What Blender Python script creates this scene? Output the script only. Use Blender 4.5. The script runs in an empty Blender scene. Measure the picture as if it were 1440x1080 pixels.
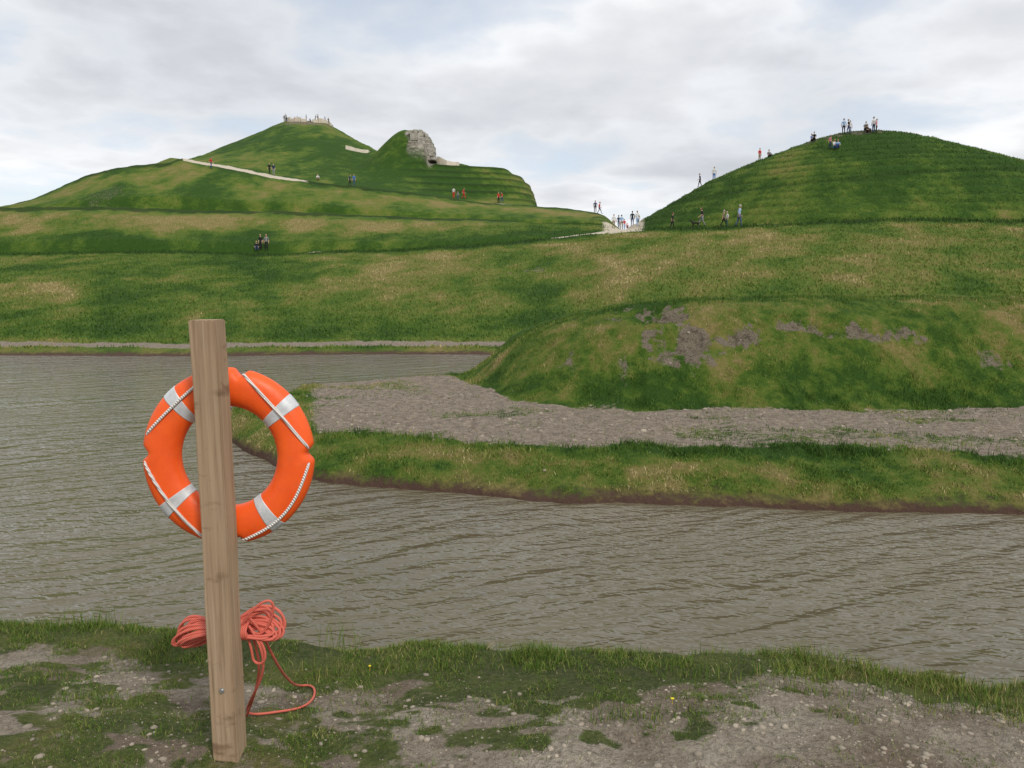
import bpy, bmesh, math, random
import numpy as np
from mathutils import Vector, Matrix
random.seed(4); rng=np.random.default_rng(7)
D=bpy.data; C=bpy.context
F=1120.0; PT=math.radians(7.0); H=3.2
cp,sp=math.cos(PT),math.sin(PT)
# ---- survey helpers: turn bearings / elevations measured in the photo into world positions
def tanel(py):
    return np.tan(np.arctan((540-np.asarray(py,float))/F)-PT)
def zat(py,Y): return H+np.asarray(Y,float)*tanel(py)
def uat(px,py):
    up=(540-np.asarray(py,float))/F
    return ((np.asarray(px,float)-720)/F)/(cp+up*sp)
def W(px,py,Y): return Vector((float(uat(px,py)*Y),float(Y),float(zat(py,Y))))
# ---- numpy value noise
def _h(ix,iy,s):
    n=(ix.astype(np.int64)*374761393+iy.astype(np.int64)*668265263+s*1442695041)&0xffffffff
    n=((n^(n>>13))*1274126177)&0xffffffff
    n=n^(n>>16)
    return (n&0xffff)/65535.0
def vn(x,y,s=0):
    x=np.asarray(x,float);y=np.asarray(y,float)
    ix=np.floor(x);iy=np.floor(y);fx=x-ix;fy=y-iy
    fx=fx*fx*(3-2*fx);fy=fy*fy*(3-2*fy)
    a=_h(ix,iy,s);b=_h(ix+1,iy,s);c=_h(ix,iy+1,s);d=_h(ix+1,iy+1,s)
    return (a+(b-a)*fx)*(1-fy)+(c+(d-c)*fx)*fy
def fbm(x,y,s=0,o=4):
    t=0;a=.5;n=0;x=np.asarray(x,float);y=np.asarray(y,float)
    for i in range(o):
        an=.55+.8*i;c_,s_=math.cos(an)*2**i,math.sin(an)*2**i
        t=t+a*vn(x*c_-y*s_+i*17.3,x*s_+y*c_+i*9.1,s+i);n+=a;a*=.5
    return t/n-.5
def ss(a,b,x):
    t=np.clip((x-a)/(b-a),0,1);return t*t*(3-2*t)
# ---- rows of the main land
UG=np.linspace(-1.6,1.6,4600)
def row(pts,sig=10):
    u=[];y=[];z=[]
    for p in pts:
        u.append(float(uat(p[0],p[1])));y.append(p[2]);z.append(p[3] if len(p)>3 else float(zat(p[1],p[2])))
    o=np.argsort(u);u=np.array(u)[o];y=np.array(y)[o];z=np.array(z)[o]
    k=np.exp(-.5*(np.arange(-4*sig,4*sig+1)/sig)**2);k/=k.sum()
    def sm(v):
        g=np.interp(UG,u,v);g=np.pad(g,4*sig,mode='edge');return np.convolve(g,k,'valid')
    return sm(y),sm(z)
def shift(r,dy,z=None,dz=0): return (r[0]+dy,(r[1]+dz) if z is None else np.full_like(r[1],z))
shore=row([(-500,500,36.8,0),(0,500,37,0),(300,500,36.4,0),(480,500,37.6,0),(760,500,37.4,0),(900,500,27,0),(1440,500,26,0),(2000,500,26,0)],60)
R3=row([(-800,357,84),(0,357,84),(200,353,84),(400,358,84),(600,350,83),(700,343,82),(800,331,82),(870,322,81),(940,322,76),(1040,319,69),(1200,311,66),(1440,308,62),(2200,308,60,8.3)],30)
R4=row([(-800,295,104),(0,291,104),(200,292,104),(330,297,104),(500,300,104),(620,306,104),(700,309,104),(780,314,102),(850,316,98),(900,322,96,9.2),(1000,320,96,8.6),(2200,310,96,8.3)],20)
R5=row([(-800,292,122),(-100,292,122),(0,290,122),(40,282,122),(70,270,122),(100,255,122),(130,243,122),(165,235,122),(240,229,124),(256,222,126),(300,230,124),(350,240,122),(400,250,120),(450,256,120),(550,267,120),(650,281,120),(700,286,120),(760,289,120),(800,292,120),(850,300,118),(880,310,116,10.5),(905,318,116,9.0),(1000,320,116,8),(2200,320,116,8)],8)
R7=row([(-800,292,150,16),(0,292,150,17),(150,240,150,21.5),(240,231,160,28.0),(262,226,170),(290,217,180),(340,195,185),(385,177,188),(402,171,190),(420,170,190),(455,171,190),(470,178,188),(490,190,184),(512,203,176),(540,216,158),(570,222,150),(606,224,150),(640,230,150),(700,236,150),(722,243,150),(740,256,150),(752,272,150),(760,290,150,14.5),(850,310,150,12),(905,320,150,8),(2200,320,150,7)],5)
Z=np.zeros_like(UG)
mrows=[(Z+5,Z-.9),(shore[0]-3,Z-.9),shore,shift(shore,1.0,.24),shift(shore,1.7,.30),shift(shore,3.3,.36),shift(shore,4.3,.5),
 R3,shift(R3,3.4,dz=-.12),R4,shift(R4,3.0,dz=-.12),R5,shift(R5,3.6,dz=-.05),R7,shift(R7,9,dz=-.4),shift(R7,75,3.0),(Z+420,Z+1.5),(Z+5000,Z+1.0)]
MY=np.array([r[0] for r in mrows]);MZ=np.array([r[1] for r in mrows])
def mainland(u,Y):
    f=np.clip((u+1.6)/3.2*(len(UG)-1),0,len(UG)-1.001);i=f.astype(int);f=f-i
    out=np.full_like(Y,-.9)
    ya=MY[0][i];za=MZ[0][i]
    for k in range(1,len(mrows)):
        yb=MY[k][i]*(1-f)+MY[k][i+1]*f; zb=MZ[k][i]*(1-f)+MZ[k][i+1]*f
        m=(Y>=ya)&(Y<yb)
        t=np.clip((Y-ya)/np.maximum(yb-ya,1e-3),0,1)
        if k in(9,11): t=t*.84+.16*ss(0,.12,t)
        if k==7: t=t*.8+.2*np.sin(t*math.pi/2)
        if k==13: t=t*.75+.25*(t*t*(3-2*t))
        out=np.where(m,za+(zb-za)*t,out);ya,za=yb,zb
    return out
def prow(cols): 
    u=np.array([float(uat(c[0],c[1])) for c in cols]);v=np.array([c[2] for c in cols],float)
    k=np.exp(-.5*(np.arange(-80,81)/20)**2);k/=k.sum()
    return np.convolve(np.pad(np.interp(UG,u,v),80,mode='edge'),k,'valid')
P0=prow([(-200,640,30),(250,640,20.5),(300,640,17.6),(330,640,16.0),(360,660,14.6),(400,670,13.6),(450,680,12.9),(520,690,12.5),(600,695,12.2),(800,710,11.6),(1000,718,11.3),(1200,722,11.1),(1440,728,10.9),(2000,728,10.4)])
P5=prow([(-200,590,10),(250,590,15.5),(300,590,17.6),(330,590,19),(400,570,21.5),(450,556,23.4),(560,548,24.6),(660,535,26),(720,520,29),(760,510,34),(800,510,44),(2000,500,46)])
P2=prow([(300,600,25),(620,545,25),(670,545,21.8),(690,552,20.2),(720,563,18.8),(800,572,17.8),(900,577,17.2),(1100,579,17.1),(1300,573,17.5),(1440,570,17.8),(2000,570,18)])
PC=prow([(300,600,0),(640,545,0),(670,545,0),(690,530,.5),(720,508,.95),(750,488,1.35),(800,464,1.75),(850,447,2.0),(900,437,2.2),(1000,430,2.32),(1100,428,2.35),(1440,429,2.33),(2000,430,2.3)])
P1=prow([(300,600,2.4),(400,620,2.1),(450,610,1.9),(600,620,1.9),(900,635,1.75),(1440,640,1.7),(2000,640,1.7)])
def gi(A,u): return np.interp(u,UG,A)
SLUMP=[(960,505,19.3,.8,.30,.30),(898,470,20.9,.6,.28,.30),(935,480,20.3,.5,.22,.42),(1030,502,19.4,.5,.18,.22),(1130,497,19.7,.8,.16,.20),(1225,500,19.6,.7,.15,.20)]
def penin(u,Y,x):
    wob=.35*fbm(x*.7,Y*.7,31,3)+.2*fbm(x*2.6,Y*2.6,32,3)
    y0=gi(P0,u)+wob;y5=gi(P5,u)+wob;y2=gi(P2,u)+wob*.8;c=gi(PC,u);w=gi(P1,u)
    inner=np.minimum((Y-y0)/w,(y5-Y)/1.2)
    z=np.where(inner>0,.5*np.clip(inner,0,1)**.62,np.maximum(inner*2.2,-.9))
    m=ss(0,1,(Y-y2)/4.6)
    z=np.where((inner>0),z+c*(1-(1-m)**1.6),z)
    rg=.6+1.6*vn(x*4.5,Y*4.5,95)*vn(x*1.7,Y*1.7,96)
    for a in SLUMP:
        xx=float(uat(a[0],a[1]))*a[2];z=z-rg*a[5]*np.exp(-((x-xx)/a[3])**2-((Y-a[2])/a[4])**2)*(Y<24)
    back=ss(28,36,Y)
    z=np.where(c>.05,z*(1-back)+np.minimum(z,.5)*back,z)
    return z
UC=float(uat(1212,188));YC=100.0;XC=UC*YC
pr=[0,3,5.5,8,12.5,15,19,22,25,28,31,34,60];pz=[21.7,21.5,20.9,20.1,18.4,17.4,15.7,14.0,12.3,10.6,8.8,7.4,-20]
X0=float(uat(572,190))*150
SP=.85   # spacing of the contour steps on the right mound
def near(x,Y):
    ye=4.30-.115*np.clip(x,-8,8)+.34*fbm(x*1.3,x*0+3,5,4)
    top=1.33+.02*np.sin(x*1.7)-.20*ss(2.9,4.3,Y)+.10*fbm(x*1.1,Y*1.1,8,4)+.055*fbm(x*5,Y*5,18,4)
    return top-2.1*ss(0,1,(Y-ye)/1.5), ye
def terrain(x,Y):
    x=np.asarray(x,float);Y=np.asarray(Y,float)
    Ys=np.maximum(Y,.5);u=np.clip(x/Ys,-1.59,1.59)
    z=mainland(u,Ys)
    amp=ss(38,60,Ys)
    z=z+amp*(.55*fbm(x/9,Ys/9,1,4)+.28*fbm(x/1.6,Ys/1.6,2,3))+ (1-amp)*ss(36,39,Ys)*.08*fbm(x,Ys,3,3)
    r=np.hypot(x-XC,Ys-YC)*(1+.05*fbm(x/14,Ys/14,61,2))
    dz=np.interp(r,pr,pz)
    dz=dz+.10*np.sin((dz+.5*fbm(x/5,Ys/5,66,3))*2*math.pi/SP)*ss(2,6,r)+.16*fbm(x/1.3,Ys/1.3,6,3)
    k=.5;h=np.clip(.5+.5*(dz-z)/k,0,1);z=z*(1-h)+dz*h+k*h*(1-h)
    dx=x-X0
    b=5.0*np.where(dx<0,ss(-9,0,dx),1-ss(3.4,4.6,dx))*np.exp(-((Ys-150)/6.5)**2)
    z=z+b
    tr=ss(uat(560,240),uat(640,240),u)*ss(126,131,Ys)*(1-ss(152,158,Ys))*(1-ss(.04,.08,u))
    z=z+tr*.24*np.sin(z*2*math.pi/1.5)
    p=penin(u,Ys,x)+ss(11,12,Ys)*(.14*fbm(x*.9,Ys*.9,12,4)+.07*fbm(x*4,Ys*4,13,3))*(gi(P5,u)>Ys-2)
    z=np.maximum(z,p)
    nb,ye=near(x,Y)
    z=np.where(Y<8,np.maximum(nb,-.8),z)
    return z
def hz(x,Y): return float(terrain(np.array([x]),np.array([Y]))[0])
th=np.concatenate([np.linspace(-180,-42,60,endpoint=False),np.linspace(-42,42,1000),np.linspace(42,180,61)[1:]])
th=np.radians(th)
R=np.concatenate([np.linspace(.3,2.6,12,endpoint=False),np.linspace(2.6,6.5,200,endpoint=False),np.linspace(6.5,11,15,endpoint=False),
 np.linspace(11,30,200,endpoint=False),np.linspace(30,44,60,endpoint=False),np.linspace(44,205,380,endpoint=False),np.geomspace(205,6000,40)])
TH,RR=np.meshgrid(th,R)
X=np.sin(TH)*RR;Yv=np.cos(TH)*RR
ZZ=terrain(X,Yv)
nr,nt=X.shape
def mkmesh(name,co,loops,per,mats,attrs={},smooth=True):
    me=D.meshes.new(name);n=len(co);m=len(loops)//per
    me.vertices.add(n);me.vertices.foreach_set('co',co.astype(np.float32).ravel())
    me.loops.add(len(loops));me.loops.foreach_set('vertex_index',loops.astype(np.int32))
    me.polygons.add(m);me.polygons.foreach_set('loop_start',np.arange(m,dtype=np.int32)*per)
    me.update(calc_edges=True)
    if smooth: me.polygons.foreach_set('use_smooth',np.ones(m,bool))
    for k,v in attrs.items():
        a=me.attributes.new(k,'FLOAT','POINT');a.data.foreach_set('value',v.astype(np.float32).ravel())
    for mt in mats: me.materials.append(mt)
    ob=D.objects.new(name,me);C.collection.objects.link(ob);return ob
def masks(x,Y,z):
    Ys=np.maximum(Y,.5);u=np.clip(x/Ys,-1.59,1.59)
    def band(r,a,b,soft=.25):
        yy=gi(r[0],u);return ss(a-soft,a+soft,Ys-yy)*(1-ss(b-soft,b+soft,Ys-yy))
    n=fbm(x*.8,Ys*.8,21,4)
    g=band(shore,1.6+n*1.2,3.4+n*1.2)*(u<.12)
    y0=gi(P0,u);y2=gi(P2,u);y5=gi(P5,u);w=gi(P1,u);wob=.35*fbm(x*.7,Y*.7,31,3)
    pw=ss(-.3,.3,Ys-(y0+wob+w*1.05)+n*1.5)*(1-ss(-.2,.3,Ys-(y2+wob)+n*1.0))*(1-ss(-1.1,-.5,Ys-y5+n))*ss(uat(420,580),uat(460,580),u)*(Ys>11)*(Ys<30)
    thin=ss(.02,.22,fbm(x*.5,Ys*1.0,23,3)+.02)*.45
    g=np.maximum(g,pw*(1-thin))
    pale=band(R5,-1.5,3.8)*ss(uat(252,222),uat(262,222),u)*(1-ss(uat(410,250),uat(450,255),u))
    pale=np.maximum(pale,.5*band(R5,-.5,3)*ss(uat(690,285),uat(700,285),u)*(1-ss(uat(720,285),uat(730,285),u)))
    sd=ss(-4,-2.0,Ys-gi(R3[0],u))*(1-ss(22,26,Ys-gi(R3[0],u)))*ss(uat(835,320),uat(862,318),u)*(1-ss(uat(895,318),uat(915,318),u))
    sd=np.maximum(sd,band(R3,-1.6,3.2)*ss(uat(755,336),uat(790,334),u)*(1-ss(uat(870,318),uat(910,318),u)))
    pale=np.maximum(pale,sd)
    pale=np.maximum(pale,.5*band(R3,-1.0,3.2)*ss(uat(385,350),uat(400,350),u)*(1-ss(uat(445,350),uat(470,350),u)))
    pale=np.maximum(pale,.45*band(R3,.2,3.2)*(u>uat(905,318)))
    lush=np.zeros_like(Ys);edge=np.zeros_like(Ys);dry=np.zeros_like(Ys)
    n9=fbm(x/4,Ys/4,22,4)
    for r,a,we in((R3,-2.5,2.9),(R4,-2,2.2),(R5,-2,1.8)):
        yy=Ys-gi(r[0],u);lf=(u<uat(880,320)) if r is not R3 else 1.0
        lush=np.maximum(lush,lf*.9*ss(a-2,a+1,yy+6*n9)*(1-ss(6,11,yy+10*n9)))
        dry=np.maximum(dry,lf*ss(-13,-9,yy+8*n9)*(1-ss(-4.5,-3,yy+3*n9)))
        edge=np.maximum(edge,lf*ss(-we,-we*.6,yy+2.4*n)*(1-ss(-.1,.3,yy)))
    lush=np.maximum(lush,(.65-.5*n9)*ss(126,134,Ys)*(Ys<230))
    gly=float(uat(365,400));lush=np.maximum(lush,(1-ss(.008,.030,np.abs(u-gly+.02*(Ys-62)/30+.05*fbm(x/5,Ys/5,91,3))))*ss(45,56,Ys+18*n)*(Ys<84))
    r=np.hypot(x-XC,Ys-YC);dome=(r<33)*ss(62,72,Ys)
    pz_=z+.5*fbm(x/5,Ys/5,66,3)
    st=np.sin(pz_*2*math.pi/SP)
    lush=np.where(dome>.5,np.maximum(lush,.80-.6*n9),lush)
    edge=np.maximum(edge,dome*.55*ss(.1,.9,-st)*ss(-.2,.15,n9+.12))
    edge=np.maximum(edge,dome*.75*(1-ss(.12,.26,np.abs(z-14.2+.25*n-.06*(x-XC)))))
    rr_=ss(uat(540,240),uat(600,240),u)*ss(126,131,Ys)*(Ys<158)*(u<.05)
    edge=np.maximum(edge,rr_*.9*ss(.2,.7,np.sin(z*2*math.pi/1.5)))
    sh=Ys-gi(shore[0],u);lush=np.maximum(lush,.8*ss(4.0,4.8,sh)*(1-ss(7,12,sh+8*n9))*(Ys<60))
    yy=Ys-(y0+wob+w);lush=np.maximum(lush,ss(-.55,-.1,yy+n*.8)*(1-ss(.2,.6,yy))*(Ys<20)*(Ys>9))
    yy=Ys-(y2+wob);lush=np.maximum(lush,.8*ss(-.2,.2,yy)*(1-ss(1,2.2,yy+n*2))*(Ys<32))
    lush=np.maximum(lush,.7*ss(3,4.5,yy)*(Ys<34)*(gi(PC,u)>.3)*(Ys>10))
    lush=np.maximum(lush,(Y<8)*ss(-.45,-.05,Y-near(x,Y)[1]+n)*.7)
    d=np.zeros_like(Ys)
    qn=fbm(x*1.9,Ys*1.9,47,4)+.5*fbm(x*7,Ys*7,48,2)
    def spot(px,py,yc,rx,ry):
        xx=float(uat(px,py))*yc
        q=np.hypot((x-xx)/rx,(Ys-yc)/ry)+qn*2.3
        return 1-ss(.4,1.3,q)
    for s_ in ((960,506,19.3,.8,.55,1),(898,470,20.9,.7,.4,1),(940,476,20.4,.5,.35,.9),(1030,503,19.4,.6,.26,.9),(1130,498,19.7,.9,.22,.9),(1225,500,19.6,.8,.2,.9),(880,520,18.8,.3,.3,.6),(1390,512,19.2,.4,.2,.6),(800,495,19.6,.3,.3,.6)):
        d=np.maximum(d,s_[5]*spot(*s_[:5]))
    d=np.maximum(d,.9*spot(432,178,186,5.5,5));d=np.maximum(d,.35*spot(150,282,110,2.5,4))
    d=np.maximum(d,.7*spot(745,405,60,1.6,.7));d=np.maximum(d,.8*spot(1200,190,97,4.5,3))
    e=Y-near(x,Y)[1]
    nearm=(Y<8)*(1-ss(-.62,-.16,e+1.1*fbm(x*1.2,Y*1.2,50,4)))
    gp=ss(.03,.18,fbm(x*1.5,Y*1.9,52,3)*.8+.65*fbm(x*6,Y*8,53,3)+.07*(x<-1.3)+.03*(x<-2)-.03*(x>.6))
    d=np.maximum(d,nearm*(1-.72*gp))
    rock=np.exp(-((Ys-150)/7)**2)*ss(-1.0,1.5,x-X0+2*n)*(1-ss(5,6,x-X0))
    brown=np.exp(-((Ys-150)/7)**2)*ss(-8,-5,x-X0)*(1-ss(0,2,x-X0))
    tone=fbm(u*20+2.2*fbm(x/7,Ys/7,77,3),Ys/24,71,4)*.9+fbm(x/10,Ys/14,72,4)*1.1+fbm(x/2.0,Ys/3.0,73,3)*.8
    tone=np.where(Ys<34,fbm(x*.6,Ys*.8,74,4)*1.3+fbm(x*3,Ys*3,75,3)*1.0,tone)+.46
    tone=tone+.25*brown-.12*dome+.05*(Ys>42)*(Ys<66)*(u>.1)+.17*dry
    ylow=(Ys-y0)/np.maximum(w,.1);tone=tone+.12*(Ys<20)*(Ys>9)*(1-ss(.2,.9,ylow))
    return dict(gravel=g,pale=pale,lush=lush,dirt=d,rock=rock,tone=np.clip(tone,0,1),nearm=(Y<8)*1.0,edge=edge)
def newmat(name):
    m=D.materials.new(name);m.use_nodes=True;nt=m.node_tree;b=nt.nodes['Principled BSDF'];return m,nt,b
def N(nt,t,**k):
    n=nt.nodes.new(t)
    for a,v in k.items(): setattr(n,a,v)
    return n
def L(nt,a,b): nt.links.new(a,b)
def ramp(nt,fac,stops):
    r=nt.nodes.new('ShaderNodeValToRGB');e=r.color_ramp.elements
    while len(e)<len(stops): e.new(.5)
    for i,(p,c) in enumerate(stops): e[i].position=p;e[i].color=(*c,1)
    if fac is not None: L(nt,fac,r.inputs[0])
    return r.outputs[0]
def mixc(nt,f,a,b):
    m=nt.nodes.new('ShaderNodeMix');m.data_type='RGBA'
    for s,v in((m.inputs[0],f),(m.inputs[6],a),(m.inputs[7],b)):
        if isinstance(v,(int,float)): s.default_value=v
        elif isinstance(v,tuple): s.default_value=(*v,1)
        else: L(nt,v,s)
    return m.outputs[2]
def math_(nt,op,a,b=None,clamp=False):
    m=nt.nodes.new('ShaderNodeMath');m.operation=op;m.use_clamp=clamp
    for i,v in enumerate((a,b)):
        if v is None: continue
        if isinstance(v,(int,float)): m.inputs[i].default_value=v
        else: L(nt,v,m.inputs[i])
    return m.outputs[0]
def noise(nt,vec,scale,detail=5,rough=.6,dist=0):
    n=N(nt,'ShaderNodeTexNoise');n.inputs['Scale'].default_value=scale;n.inputs['Detail'].default_value=detail;n.inputs['Roughness'].default_value=rough;n.inputs['Distortion'].default_value=dist
    if vec is not None: L(nt,vec,n.inputs['Vector'])
    return n.outputs[0]
def simple(name,col,rough=.8,var=.15,scale=20,bump=0,spec=.3):
    m,nt,b=newmat(name);tc=N(nt,'ShaderNodeTexCoord').outputs['Object']
    n=noise(nt,tc,scale)
    lo=tuple(c*(1-var) for c in col);hi=tuple(min(1,c*(1+var)) for c in col)
    L(nt,ramp(nt,n,[(.3,lo),(.7,hi)]),b.inputs['Base Color']);b.inputs['Roughness'].default_value=rough
    b.inputs['Specular IOR Level'].default_value=spec
    if bump:
        bp=N(nt,'ShaderNodeBump');bp.inputs['Strength'].default_value=bump;bp.inputs['Distance'].default_value=.01
        L(nt,n,bp.inputs['Height']);L(nt,bp.outputs[0],b.inputs['Normal'])
    return m
BW=[(0,0,0),(1,1,1)]
mt,nt_,b=newmat('terrain_turf')
pos=N(nt_,'ShaderNodeNewGeometry').outputs['Position']
def at(n): return N(nt_,'ShaderNodeAttribute',attribute_name=n).outputs['Fac']
n1=noise(nt_,pos,.9,6,.7);n2=noise(nt_,pos,6,5,.7);n3=noise(nt_,pos,34,5,.75)
t=math_(nt_,'ADD',at('tone'),math_(nt_,'MULTIPLY',math_(nt_,'SUBTRACT',n1,.5),1.4))
t=math_(nt_,'ADD',t,math_(nt_,'MULTIPLY',math_(nt_,'SUBTRACT',n2,.5),1.3))
t=math_(nt_,'SUBTRACT',t,math_(nt_,'MULTIPLY',at('lush'),.33),True)
gcol=ramp(nt_,t,[(.0,(.028,.068,.008)),(.28,(.060,.110,.013)),(.5,(.098,.138,.021)),(.72,(.142,.146,.034)),(1,(.205,.165,.062))])
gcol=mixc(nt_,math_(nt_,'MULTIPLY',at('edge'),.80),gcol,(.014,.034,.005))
gcol=mixc(nt_,math_(nt_,'MULTIPLY',at('nearm'),.5),gcol,mixc(nt_,ramp(nt_,n3,[(.4,BW[0]),(.6,BW[1])]),(.06,.056,.024),(.15,.13,.07)))
gn=mixc(nt_,ramp(nt_,n2,[(.38,BW[0]),(.60,BW[1])]),(.18,.145,.112),(.33,.275,.215))
gn=mixc(nt_,ramp(nt_,n3,[(.38,(.6,.6,.6)),(.55,(0,0,0))]),gn,(.12,.095,.072))
vor=N(nt_,'ShaderNodeTexVoronoi');vor.inputs['Scale'].default_value=11;L(nt_,pos,vor.inputs['Vector'])
gn=mixc(nt_,ramp(nt_,vor.outputs['Distance'],[(.1,(.6,.6,.6)),(.3,(0,0,0))]),gn,(.40,.35,.29))
def thr(a,amt=.9,lo=.35,hi=.65):
    v=math_(nt_,'ADD',a,math_(nt_,'MULTIPLY',math_(nt_,'SUBTRACT',n2,.5),amt));return ramp(nt_,v,[(lo,BW[0]),(hi,BW[1])])
col=mixc(nt_,thr(at('gravel'),1.4),gcol,gn)
dn=mixc(nt_,ramp(nt_,n3,[(.35,BW[0]),(.65,BW[1])]),(.09,.072,.050),(.25,.21,.16))
dn=mixc(nt_,ramp(nt_,n2,[(.38,(.8,.8,.8)),(.52,(0,0,0))]),dn,(.065,.052,.034))
dnn=mixc(nt_,ramp(nt_,noise(nt_,pos,1.6,5,.65),[(.38,BW[0]),(.62,BW[1])]),(.20,.158,.115),(.38,.335,.265))
dnn=mixc(nt_,ramp(nt_,n3,[(.36,BW[0]),(.56,BW[1])]),mixc(nt_,.6,dnn,(.09,.068,.045)),dnn)
dn=mixc(nt_,at('nearm'),dn,dnn)
col=mixc(nt_,thr(at('dirt'),2.0),col,dn)
col=mixc(nt_,thr(at('pale'),.35),col,mixc(nt_,n2,(.42,.36,.27),(.60,.54,.44)))
col=mixc(nt_,thr(at('rock'),.7),col,mixc(nt_,ramp(nt_,n1,[(.4,BW[0]),(.6,BW[1])]),(.12,.105,.08),(.36,.33,.28)))
sx=N(nt_,'ShaderNodeSeparateXYZ');L(nt_,pos,sx.inputs[0])
wet=math_(nt_,'ADD',sx.outputs[2],math_(nt_,'MULTIPLY',math_(nt_,'SUBTRACT',n2,.5),.35))
wet=math_(nt_,'ADD',wet,math_(nt_,'MULTIPLY',math_(nt_,'SUBTRACT',n1,.5),.3))
col=mixc(nt_,ramp(nt_,wet,[(.05,BW[1]),(.17,BW[0])]),col,(.085,.050,.036))
L(nt_,col,b.inputs['Base Color']);b.inputs['Roughness'].default_value=.95;b.inputs['Specular IOR Level'].default_value=.15
hh=math_(nt_,'ADD',math_(nt_,'MULTIPLY',n2,.8),math_(nt_,'MULTIPLY',n3,.25));hh=math_(nt_,'ADD',hh,math_(nt_,'MULTIPLY',math_(nt_,'MULTIPLY',n1,1.5),math_(nt_,'SUBTRACT',1,at('nearm'))))
bp=N(nt_,'ShaderNodeBump');bp.inputs['Strength'].default_value=1;bp.inputs['Distance'].default_value=.13
L(nt_,hh,bp.inputs['Height']);L(nt_,bp.outputs[0],b.inputs['Normal'])
MK=masks(X,Yv,ZZ)
idx=np.arange(nr*nt).reshape(nr,nt)
q=np.stack([idx[:-1,:-1],idx[:-1,1:],idx[1:,1:],idx[1:,:-1]],-1).reshape(-1)
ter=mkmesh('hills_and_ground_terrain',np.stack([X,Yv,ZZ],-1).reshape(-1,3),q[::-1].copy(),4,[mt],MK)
# ---- water
mw,w,b=newmat('lake_water')
pos=N(w,'ShaderNodeNewGeometry').outputs['Position']
wq=N(w,'ShaderNodeTexNoise');wq.inputs['Scale'].default_value=.22;wq.inputs['Detail'].default_value=1;L(w,pos,wq.inputs['Vector'])
wv_=N(w,'ShaderNodeVectorMath',operation='MULTIPLY_ADD');L(w,wq.outputs['Color'],wv_.inputs[0]);wv_.inputs[1].default_value=(1.1,1.1,0);L(w,pos,wv_.inputs[2])
wpos=wv_.outputs[0]
def rotscale(ang,sc):
    a=N(w,'ShaderNodeMapping');a.inputs['Rotation'].default_value=(0,0,math.radians(ang));L(w,wpos,a.inputs[0])
    c=N(w,'ShaderNodeMapping');c.inputs['Scale'].default_value=sc;L(w,a.outputs[0],c.inputs[0]);return c.outputs[0]
wa=noise(w,rotscale(-33,(.45,2.3,1)),1.0,1,.4,.35)
wb=noise(w,rotscale(-14,(1.9,6.2,1)),1.0,2,.5,.4)
wc=noise(w,rotscale(24,(5,13,1)),1.0,1.5,.5,.3)
wg=noise(w,pos,.26,3,.55)
hgt=math_(w,'ADD',math_(w,'MULTIPLY',wa,.72),math_(w,'MULTIPLY',wb,.40));hgt=math_(w,'ADD',hgt,math_(w,'MULTIPLY',wc,.17))
bp=N(w,'ShaderNodeBump');bp.inputs['Strength'].default_value=1
L(w,math_(w,'MULTIPLY',ramp(w,wg,[(.32,(.62,.62,.62)),(.66,(1,1,1))]),.155),bp.inputs['Distance'])
L(w,hgt,bp.inputs['Height']);L(w,bp.outputs[0],b.inputs['Normal'])
L(w,mixc(w,ramp(w,wg,[(.35,BW[0]),(.65,BW[1])]),(.108,.092,.054),(.132,.113,.070)),b.inputs['Base Color'])
b.inputs['Roughness'].default_value=.05;b.inputs['IOR'].default_value=1.38
bm=bmesh.new()
for v in((-3000,2,0),(3000,2,0),(3000,60,0),(-3000,60,0)): bm.verts.new(v)
bm.faces.new(bm.verts);me=D.meshes.new('lake_water');bm.to_mesh(me);me.materials.append(mw)
C.collection.objects.link(D.objects.new('lake_water',me))
# ---- grass blades
def grassmat(name,stops):
    m,g,b=newmat(name);a=N(g,'ShaderNodeAttribute',attribute_name='bt').outputs['Fac']
    L(g,ramp(g,a,stops),b.inputs['Base Color']);b.inputs['Roughness'].default_value=.7;b.inputs['Specular IOR Level'].default_value=.2
    return m
gm=grassmat('grass_blades_green',[(0,(.032,.078,.008)),(.4,(.080,.150,.018)),(.7,(.155,.19,.036)),(.88,(.25,.22,.07)),(1,(.40,.33,.16))])
def blades(name,x,Y,ln,wd,lean,tone):
    n=len(x);z=terrain(x,Y)-.008;a=rng.uniform(0,2*math.pi,n);la=rng.uniform(0,2*math.pi,n)
    wx=np.cos(a)*wd/2;wy=np.sin(a)*wd/2;lx=np.cos(la)*ln*lean;ly=np.sin(la)*ln*lean
    zz=ln*np.sqrt(np.maximum(.15,1-lean**2))
    V=np.zeros((n,5,3))
    V[:,0]=np.stack([x-wx,Y-wy,z],-1);V[:,1]=np.stack([x+wx,Y+wy,z],-1)
    mx,my,mz=x+lx*.35,Y+ly*.35,z+zz*.6
    V[:,2]=np.stack([mx-wx*.8,my-wy*.8,mz],-1);V[:,3]=np.stack([mx+wx*.8,my+wy*.8,mz],-1)
    V[:,4]=np.stack([x+lx,Y+ly,z+zz],-1)
    i=np.arange(n)[:,None]*5
    f=(i+np.array([[0,1,3,0,3,2,2,3,4]])).reshape(-1)
    return mkmesh(name,V.reshape(-1,3),f,3,[gm],{'bt':np.repeat(np.clip(tone,0,1),5)},False)
def sample(n,x0,x1,y0,y1,fn,persp=False):
    Y=rng.uniform(y0,y1,n);x=rng.uniform(x0,x1,n)*(Y if persp else 1)
    z=terrain(x,Y);m=masks(x,Y,z);p=fn(x,Y,z,m);k=rng.random(n)<p
    return x[k],Y[k],z[k],{a:v[k] for a,v in m.items()}
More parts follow.
